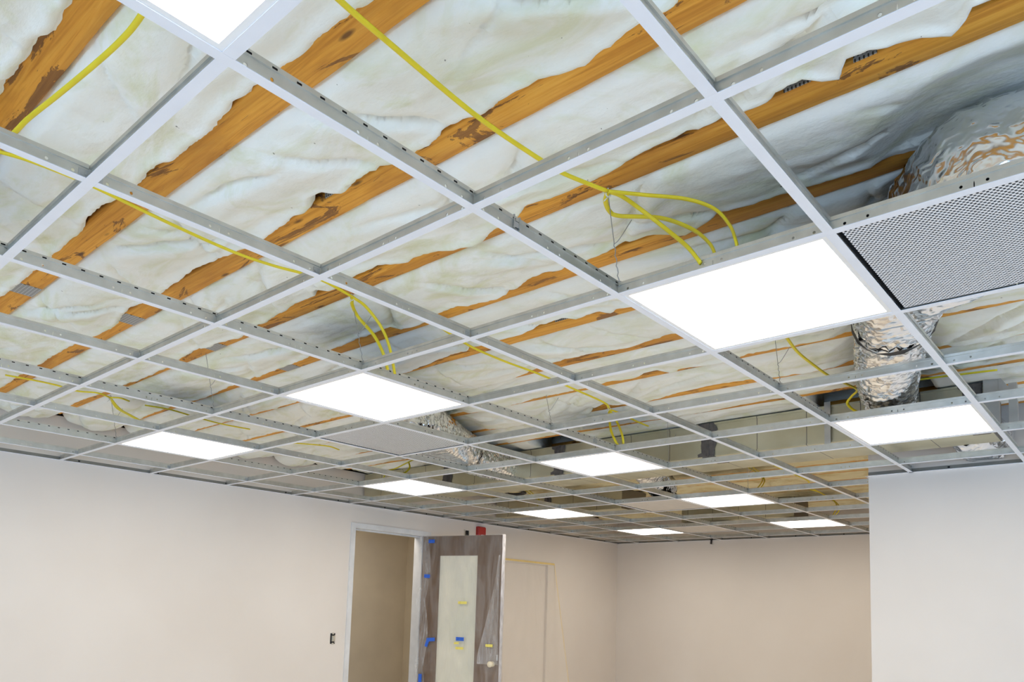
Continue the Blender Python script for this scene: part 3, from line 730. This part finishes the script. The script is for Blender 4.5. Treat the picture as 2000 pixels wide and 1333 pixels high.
# ------------------------------------------------------------------ hanger wires
def wire(i, j, top, label, tail=1):
    x, y = i * CU, j * CU; tp = on_z(*top, .321) if top else Vector((x + .01, y + .01, JZ + .001))
    r = empty('hanger_wire', (x, y, Z + .04)); org = Vector((x, y, Z + .04)); tag(r, label, 'wire', 'hanger wires of the ceiling grid')
    bot = Vector((x, y - .006, Z + .030)); pts = []
    for k in range(31):
        t = k / 30; p = bot.lerp(tp, t) - org; wob = .0022 * math.sin(t * 60) * (1 if t < .42 else .15); p += Vector((wob, .0022 * math.cos(t * 60) * (1 if t < .42 else .1), 0)); pts.append(p)
    b = MB(); b.tube(pts, .0014, 6); b.build('strand', M['wire'], r, True)
    mid = bot.lerp(tp, .42) - org
    b = MB(); b.tube(spline([mid, mid + Vector((.006, -.012, .012)), mid + Vector((.02 * tail, -.03 * tail, .05)), mid + Vector((.03 * tail, -.04 * tail, .075))], 5), .0012, 6); b.build('loose_end', M['wire'], r, True)
    b = MB(); b.tube([bot - org + Vector((0, .011 * math.cos(a), .004 + .008 * math.sin(a))) for a in np.linspace(0, 6.3, 14)], .0013, 6, caps=False); b.build('tied_loop', M['wire'], r, True)
for a in ((3, 1, (1186, 366), 'twisted hanger wire at the corner of the largest lit panel'), (3, 3, (686, 574), 'twisted hanger wire above the lit panel left of centre'),
          (3, 5, (402, 690), 'twisted hanger wire below a nail plate, at third main runner'), (3, 7, (216, 772), 'twisted hanger wire near left wall, beside the forked yellow cable'),
          (5, 1, (1513, 655), 'twisted hanger wire behind the largest lit panel'), (5, 3, (1066, 768), 'twisted hanger wire between the two central lit panels'),
          (5, 5, (564, 848), 'twisted hanger wire left of the distant perforated panel'), (7, 3, None, 'hanger wire in front of the metal duct, right of centre'),
          (9, 3, None, 'hanger wire beyond the duct, at the corner of the plain panel'), (9, 1, None, 'hanger wire beyond the duct, near the pier wall'), (11, 1, None, 'farthest hanger wire, near the pier wall edge')):
    wire(*a)

# ------------------------------------------------------------------ yellow cables
def cable(label, branches, tie=None, r=.0074):
    root = None
    for q, br in enumerate(branches):
        P = spline([on_z(px, py, min(z, .258)) for px, py, z in br], 10); b = MB()
        if root is None:
            org = P[0].copy(); root = empty('electrical_cable', org); tag(root, label, 'cable', 'yellow electrical cables')
        b.tube([p - org for p in P], r, 10, .62)
        b.build('cable_run' if q == 0 else 'cable_branch', M['cable'], root, True)
    if tie:
        p = on_z(tie[0], tie[1], min(tie[2], .258)) - org; b = MB(); b.tube([p + Vector((.009 * math.cos(a), .003 * math.sin(a * 2), .012 * math.sin(a))) for a in np.linspace(0, 6.28, 16)], .002, 6, caps=False)
        b.tube([p + Vector((0, 0, -.012)), p + Vector((-.012, .006, -.028))], .0018, 6); b.build('cable_tie', M['tie'], root, True)
    return root
cable('yellow cable from the top centre that forks into three loops over the largest panel',
      [[(600, -60, .305), (665, 2, .305), (760, 84, .305), (930, 226, .305), (1060, 315, .30), (1105, 341, .30), (1187, 374, .292)],
       [(1187, 374, .292), (1260, 381, .27), (1340, 389, .24), (1395, 408, .20), (1425, 440, .13), (1437, 470, .06), (1441, 492, .03)],
       [(1187, 374, .292), (1183, 393, .285), (1190, 412, .27), (1210, 422, .25), (1290, 426, .23), (1350, 447, .18), (1385, 475, .10), (1399, 503, .03)],
       [(1187, 374, .292), (1215, 384, .27), (1255, 412, .24), (1310, 455, .16), (1345, 485, .08), (1368, 514, .02)]], (1188, 377, .289))
cable('thick yellow cable curving across the top left corner', [[(330, -60, .29), (272, 36, .27), (235, 80, .265), (180, 130, .265), (110, 188, .27), (55, 232, .27), (18, 268, .27), (-60, 330, .28)]], None, .0068)
cable('yellow cable sagging from the left edge to the panel left of centre, forked in two',
      [[(-80, 275, .305), (0, 297, .30), (60, 315, .30), (150, 350, .30), (200, 373, .30), (330, 436, .305), (450, 490, .305), (530, 518, .30), (600, 537, .30), (640, 553, .29), (688, 580, .27)],
       [(688, 580, .27), (688, 596, .26), (700, 620, .24), (730, 655, .16), (748, 690, .08), (757, 722, .03)], [(688, 580, .27), (715, 600, .25), (745, 640, .18), (761, 680, .1), (771, 730, .02)]], (687, 581, .268))
cable('yellow cable over the centre, forked above the panel in front of the metal duct',
      [[(850, 632, .31), (885, 656, .305), (925, 680, .30), (985, 706, .30), (1050, 730, .305), (1120, 760, .305), (1180, 787, .29), (1190, 800, .28)], [(1190, 800, .28), (1190, 815, .25), (1193, 840, .15), (1200, 858, .08), (1209, 874, .03)],
       [(1190, 800, .28), (1205, 825, .22), (1215, 850, .1), (1218, 872, .03)], [(1190, 800, .28), (1212, 808, .28), (1240, 822, .28), (1266, 833, .285)]], (1190, 797, .28))
cable('yellow cable at the far left, forked above the leftmost lit panel',
      [[(10, 733, .31), (60, 742, .305), (107, 752, .305), (150, 764, .30), (190, 768, .29), (215, 777, .28)], [(215, 777, .28), (235, 800, .2), (265, 818, .1), (295, 834, .03)], [(215, 777, .28), (228, 797, .22), (255, 812, .15), (287, 830, .04)], [(215, 777, .28), (235, 778, .285), (252, 784, .29)]], (215, 777, .28))
cable('short yellow cable lying on the wool right of the far left fork', [[(283, 792, .29), (330, 800, .27), (372, 812, .26), (430, 828, .26), (488, 839, .27)]])
cable('short yellow cable end on the wool left of the distant perforated panel', [[(560, 866, .30), (588, 867, .285), (640, 872, .28), (662, 879, .27)]])
cable('yellow cable looping behind the large foil duct at right', [[(1530, 648, .25), (1538, 662, .27), (1560, 690, .29), (1595, 718, .30), (1620, 735, .305), (1652, 750, .305), (1674, 762, .30), (1664, 774, .28), (1655, 787, .24), (1664, 799, .2), (1683, 809, .14), (1695, 813, .10)]])
cable('yellow cable lying on the metal duct right of the big foil duct', [[(1795, 742, .312), (1840, 736, .312), (1890, 730, .312), (1948, 723, .312)]])
cable('pair of yellow cable loops beyond the duct, above the plain panel light', [[(1458, 912, .30), (1475, 922, .28), (1488, 932, .25), (1488, 942, .15), (1478, 956, .04)], [(1468, 912, .30), (1484, 924, .28), (1493, 938, .2), (1490, 948, .1), (1482, 957, .04)]])
cable('yellow cable on yellowish wool near the pier wall', [[(1512, 910, .31), (1545, 925, .305), (1575, 938, .30), (1582, 946, .28)]])
cable('yellow cable drooping over the farthest right panel', [[(1583, 957, .31), (1600, 962, .30), (1622, 975, .25), (1636, 985, .2), (1640, 995, .1), (1630, 1009, .04)], [(1590, 957, .31), (1612, 968, .28), (1630, 980, .23), (1634, 992, .12), (1626, 1008, .04)]])
cable('tangled yellow cable loop above the panel over the doorway', [[(812, 897, .30), (798, 903, .28), (772, 916, .22), (757, 920, .18), (750, 932, .05)], [(798, 903, .28), (800, 914, .2), (790, 924, .15), (772, 926, .12), (752, 922, .1)]])
cable('far pair of yellow cables dropping toward the panel above the door leaf', [[(1020, 955, .31), (1036, 966, .30), (1048, 976, .2), (1050, 990, .06)], [(1028, 955, .31), (1042, 966, .29), (1054, 978, .18)]])
b = MB()
for q in range(4): b.tube([on_z(1003 + 18 * math.cos(a) + q * 2, 961 + 4 * math.sin(a) + q * .8, .24) for a in np.linspace(0, 6.28, 30)], .008, 8, caps=False)
tag(b.build('cable_coil', M['black'], None, True), 'coil of dark cable hanging in the plenum beyond the duct, above the door leaf', 'cable')

# ------------------------------------------------------------------ doorway, open leaf
def frame_part(b, x0, x1, zh, fw, proud):
    for a0, a1, zz0, zz1, din in ((x0 - fw, x0, 0, zh + fw, 0), (x1, x1 + fw, 0, zh + fw, 0), (x0, x1, zh, zh + fw, 0)): b.box((a0, WY - proud, zz0), (a1, WY - .0005, zz1))
    b.box((x0 - .018, WY - .0005, 0), (x0, WY + T + .01, zh + .018)); b.box((x1, WY - .0005, 0), (x1 + .018, WY + T + .01, zh + .018)); b.box((x0, WY - .0005, zh), (x1, WY + T + .01, zh + .018))
    b.box((x0, WY + .05, 0), (x0 + .014, WY + .09, zh)); b.box((x1 - .014, WY + .05, 0), (x1, WY + .09, zh)); b.box((x0 + .014, WY + .05, zh - .014), (x1 - .014, WY + .09, zh))
d1 = empty('door_1', (D1[1], WY, 0)); struct(d1); tag(d1, 'open doorway with grey metal frame and dark brown glazed leaf swung into the room', 'door')
def sub(o, root): o.location = -root.location; o.parent = root; return o
b = MB(); frame_part(b, D1[0], D1[1], D1[2], .05, .012); sub(b.build('door_frame', M['jamb']), d1)
HP = Vector((5.215, WY - .03, 0)); FP = Vector((5.425, 4.285, 0)); ld = (FP - HP).normalized(); ln = Vector((ld.y, -ld.x, 0)); ln = ln if ln.x < 0 else -ln
LW, LT, LH = (FP - HP).length, .042, ZC - .228
leaf = empty('door_leaf', HP - d1.location); leaf.parent = d1; leaf.rotation_euler = (0, 0, math.atan2(ld.y, ld.x))
ysg = 1 if (Matrix.Rotation(math.atan2(ld.y, ld.x), 3, 'Z') @ Vector((0, 1, 0))).dot(ln) > 0 else -1     # leaf-local y side facing the camera
gx0, gx1, gz0, gz1 = .21, .66, .32, LH - .20
b = MB()
for q in ((0, 0, gx0, LH), (gx1, 0, LW, LH), (gx0, 0, gx1, gz0), (gx0, gz1, gx1, LH)): b.box((q[0], -LT / 2, max(q[1], .01)), (q[2], LT / 2, q[3]))
b.build('rails', M['veneer'], leaf)
b = MB(); b.box((gx0, -.008, gz0), (gx1, .008, gz1)); o = b.build('glass_panel', M['pane'], leaf); o['label'] = 'pale papered glass'
b = MB(); pr = [(0, .026), (.012, .026), (.016, .012), (.034, .012), (.042, .026), (.054, .030), (.064, .024), (.068, .0)]
ctr = Vector((LW - .07, 0, ZC - 1.475)); base = len(b.v)
for d, r_ in pr:
    for k in range(16): a = k * math.pi / 8; b.v.append((ctr.x + r_ * math.cos(a), ysg * (LT / 2 + d), ctr.z + r_ * math.sin(a)))
for i in range(len(pr) - 1):
    for k in range(16): b.f.append((i * 16 + k, i * 16 + (k + 1) % 16, i * 16 + 16 + (k + 1) % 16, i * 16 + 16 + k)); b.mi.append(0)
o = b.build('door_knob', M['cream'], leaf, True); o['label'] = 'cream door knob'
b = MB(); b.box((LW - .03, ysg * LT / 2 - .001, ctr.z + .035), (LW - .012, ysg * (LT / 2 + .004), ctr.z + .09)); b.build('latch', M['steel'], leaf)
# film over the leaf, gathered at the hinge side and hanging loose at the free edge
LM = Matrix.Translation(HP) @ Matrix.Rotation(math.atan2(ld.y, ld.x), 4, 'Z')
b = MB(); nx, nz = 40, 60
for i in range(nx):
    for k in range(nz):
        u, v_ = i / (nx - 1), k / (nz - 1); z = LH + .006 - v_ * (LH - .05)
        left = -.035 + .05 * abs(math.sin(v_ * math.pi * 3.1)) * (v_ < .98)
        x = left + (LW + .004 - left) * u
        off = .010 + .007 * float(fbm(u * 6, v_ * 9, 301)) + .03 * max(0, u - .75) * 4 * v_ * (.6 + .4 * math.sin(v_ * 9)) + .012 * math.exp(-u * 12) * (1 + math.sin(v_ * 25))
        b.v.append(tuple(LM @ Vector((x, ysg * (LT / 2 + off), z))))
for i in range(nx - 1):
    for k in range(nz - 1): q = i * nz + k; b.f.append((q, q + 1, q + nz + 1, q + nz)); b.mi.append(2 if i < 4 else 0)
base = len(b.v); # wrap over the free edge
for k in range(nz):
    v_ = k / (nz - 1); z = LH + .006 - v_ * (LH - .05)
    for q, (xx, yy) in enumerate(((LW + .004, ysg * (LT / 2 + .012)), (LW + .010, 0), (LW + .006, -ysg * (LT / 2 + .006)), (LW - .03, -ysg * (LT / 2 + .006)))): b.v.append(tuple(LM @ Vector((xx + .004 * float(fbm(v_ * 14, q, 311)), yy, z))))
for k in range(nz - 1):
    for q in range(3): w_ = base + k * 4 + q; b.f.append((w_, w_ + 4, w_ + 5, w_ + 1)); b.mi.append(1)
M['filmedge'] = film('folded_plastic_film', (.78, .79, .86), .55, .85, (3, 3, 1))
M['wisp'] = film('bunched_plastic_film', (.80, .79, .78), .12, .42, (3, 3, .5))
tag(b.build('plastic_sheet', [M['film'], M['filmedge'], M['wisp']], None, True), 'clear crinkled plastic film taped over the open dark brown door leaf', 'plastic sheet')
# loose flap, triangular, at the free edge
b = MB(); n = 14
for i in range(n):
    t = i / (n - 1); z = LH - .20 - t * (LH - .20 - .88)
    wdt = .02 + .20 * min(1, t * 1.1) ** 1.2
    for q in range(8):
        s_ = q / 7; b.v.append(tuple(LM @ Vector((LW - .004 - wdt * s_, ysg * (LT / 2 + .030 + .015 * math.sin(s_ * 3 + t * 4)), z))))
for i in range(n - 1):
    for q in range(7): w_ = i * 8 + q; b.f.append((w_, w_ + 1, w_ + 9, w_ + 8)); b.mi.append(0)
tag(b.build('plastic_sheet', M['wisp'], None, True), 'loose folded flap of plastic film hanging at the free edge of the door leaf', 'plastic sheet')
# strips of tape on the leaf: pixel of the strip's centre, length, height, tilt
def on_leaf(px, py):
    d = Vector(ray(px, py)); c = Vector(CT) + Vector((0, 0, ZC)); p0 = HP + ln * (LT / 2 + .03); t = (p0 - c).dot(ln) / d.dot(ln); return c + d * t
TAPES = [(843, 1058, .075, .036, .0, 'blue', 'blue tape strip at the top hinge corner of the door leaf'), (834, 1126, .07, .036, .05, 'blue', 'second blue tape strip down the hinge edge of the door leaf'),
         (841, 1250, .10, .036, -.1, 'blue', 'blue tape strip low on the hinge edge, the level one of a crossed pair'), (834, 1256, .034, .085, .35, 'blue', 'blue tape strip slanting down below the crossed pair on the hinge edge'),
         (898, 1249, .092, .036, .0, 'blue', 'blue tape strip in the middle of the pale glass'), (820, 1326, .04, .09, .0, 'blue', 'lowest blue tape strip by the hinge, at the bottom of the photo'),
         (903, 1178, .10, .026, .0, 'yellow', 'uppermost yellow tape strip on the pale glass'), (891, 1257, .055, .02, -.05, 'yellow', 'small yellow tape scrap just under the middle blue tape'),
         (897, 1267, .09, .024, .0, 'yellow', 'yellow tape strip on the glass, second below the blue tape'), (955, 1262, .08, .026, .0, 'yellow', 'yellow tape strip on the brown rail above the door knob')]
for px, py, wd, hg, tilt, mt, lab in TAPES:
    p = on_leaf(px, py); b = MB(); n = 6
    for i in range(n + 1):
        for s_ in (-.5, .5): b.v.append((wd * (i / n - .5), .0012 * math.sin(i * 2.1), hg * s_))
    for i in range(n): b.f.append((2 * i, 2 * i + 2, 2 * i + 3, 2 * i + 1)); b.mi.append(0)
    o = b.build('masking_tape', M[mt], None, False, p); o.rotation_euler = (0, tilt, math.atan2(ld.y, ld.x)); tag(o, lab, 'tape', mt + ' tape strips on the door leaf')
    so = o.modifiers.new('thickness', 'SOLIDIFY'); so.thickness = .0006

# ------------------------------------------------------------------ second, masked doorway
d2 = empty('door_2', (D2[0], WY, 0)); struct(d2); tag(d2, 'closed white doorway masked with film, right of the open door leaf', 'door')
b = MB(); b.box((D2[0], WY + .035, 0), (D2[1], WY + .075, D2[2])); sub(b.build('door_leaf', M['wall']), d2)
b = MB(); b.box((D2[0] - .0, WY + .001, D2[2] - .002), (D2[1], WY + .07, D2[2] + .0)); b.box((D2[1] - .012, WY + .001, 0), (D2[1], WY + .034, D2[2] - .002)); sub(b.build('door_frame', M['wall']), d2)
TL = Vector((D2[0] - .10, WY - .004, ZC - .376)); TR = on_y(1083, 1104, WY - .004); BR = on_y(1112, 1345, WY - .16); BL = Vector((D2[0] - .1, WY - .16, BR.z))
b = MB(); nx, nz = 24, 24
for i in range(nx):
    for k in range(nz):
        u, v_ = i / (nx - 1), k / (nz - 1); p = TL.lerp(TR, u).lerp(BL.lerp(BR, u), v_); p.y += .014 * float(fbm(u * 5, v_ * 3, 321)) * v_; b.v.append(tuple(p))
for i in range(nx - 1):
    for k in range(nz - 1): q = i * nz + k; b.f.append((q, q + 1, q + nz + 1, q + nz)); b.mi.append(0)
tag(b.build('plastic_sheet', M['film2'], None, True), 'milky masking film hung over the closed doorway right of the door leaf', 'plastic sheet')
b = MB(); b.quad(TL + Vector((0, -.003, .016)), TL + Vector((0, -.003, -.006)), TR + Vector((0, -.003, -.006)), TR + Vector((0, -.003, .016))); b.quad(*[p + Vector((0, .0015, 0)) for p in reversed([TL + Vector((0, -.003, .016)), TL + Vector((0, -.003, -.006)), TR + Vector((0, -.003, -.006)), TR + Vector((0, -.003, .016))])])
M['palet'] = simple('pale_yellow_tape', (.80, .62, .26), .7)
tag(b.build('masking_tape', M['palet']), 'long level yellow tape along the top of the masked doorway', 'tape')
b = MB(); dv = Vector((.006, -.002, 0)); b.quad(TR - dv, BR - dv, BR + dv, TR + dv); b.quad(*[p + Vector((0, .0012, 0)) for p in (TR + dv, BR + dv, BR - dv, TR - dv)])
M['tapebeige'] = simple('beige_tape', (.74, .62, .40), .7)
tag(b.build('masking_tape', M['tapebeige']), 'thin beige tape down the slanting right edge of the masking film', 'tape')

# ------------------------------------------------------------------ fittings on the left wall
p = on_y(937, 1041, WY); r = empty('fire_alarm', p); tag(r, 'red fire alarm horn on the wall above the open door leaf', 'alarm')
b = MB(); w2, h2, c_ = .062, .065, .012
outl = []
for cxx, czz, a0 in ((w2 - c_, h2 - c_, 0), (-w2 + c_, h2 - c_, 90), (-w2 + c_, -h2 + c_, 180), (w2 - c_, -h2 + c_, 270)):
    for q in range(4): a = math.radians(a0 + q * 30); outl.append((cxx + c_ * math.cos(a), czz + c_ * math.sin(a)))
n = len(outl)
for d, s_ in ((0, 1), (-.030, 1), (-.042, .88)):
    for x, z in outl: b.v.append((x * s_, d, z * s_))
for q in range(2):
    for k in range(n): b.f.append((q * n + k, q * n + (k + 1) % n, (q + 1) * n + (k + 1) % n, (q + 1) * n + k)); b.mi.append(0)
b.f.append(tuple(2 * n + k for k in range(n))); b.mi.append(0); b.build('housing', M['red'], r)
b = MB(); b.box((-.02, -.056, -.052), (.03, -.042, -.03)); b.build('strobe_lens', M['tie'], r)
p = on_y(911, 1043, WY); r = empty('wall_box', p); tag(r, 'small open dark box hole in the wall left of red alarm', 'electrical box')
b = MB(); b.box((-.028, -.003, -.035), (.028, -.0005, .035)); b.build('dark_plate', M['dark'], r)  # dark plate on the wall face stands in for the shade inside the box
b = MB(); b.box((-.036, -.010, -.036), (-.028, -.0005, .036)); b.box((.028, -.010, -.036), (.036, -.0005, .036)); b.box((-.04, -.008, .03), (-.02, -.001, .042)); b.build('box_rim', M['brass'], r)
p = on_y(649.5, 1248, WY); r = empty('light_switch', p); tag(r, 'bare uncovered switch in the wall left of the open doorway', 'switch')
b = MB(); b.box((-.026, -.002, -.048), (.026, -.0005, .048)); b.build('dark_plate', M['dark'], r)  # no recess cut: a dark plate gives the shade behind the switch
b = MB(); b.box((-.013, -.012, -.026), (.013, -.002, .026)); b.box((-.006, -.022, -.010), (.006, -.012, .010)); b.build('toggle_body', M['brass'], r)
b = MB(); b.box((-.010, -.006, .038), (.010, -.003, .052)); b.box((-.010, -.006, -.052), (.010, -.003, -.038)); b.box((.018, -.004, -.04), (.024, -.002, .03)); b.build('mounting_strap', M['brass'], r)
p = on_x(1391, 1056, WX - .002); b = MB(); b.tube([p + Vector((0, 0, .03)), p + Vector((-.02, 0, .0)), p + Vector((-.02, .006, -.05))], .012, 8)
tag(b.build('wire_stub', M['black'], None, True), 'short black stub poking below the grid at the end wall', 'wire')

bpy.context.view_layer.update()
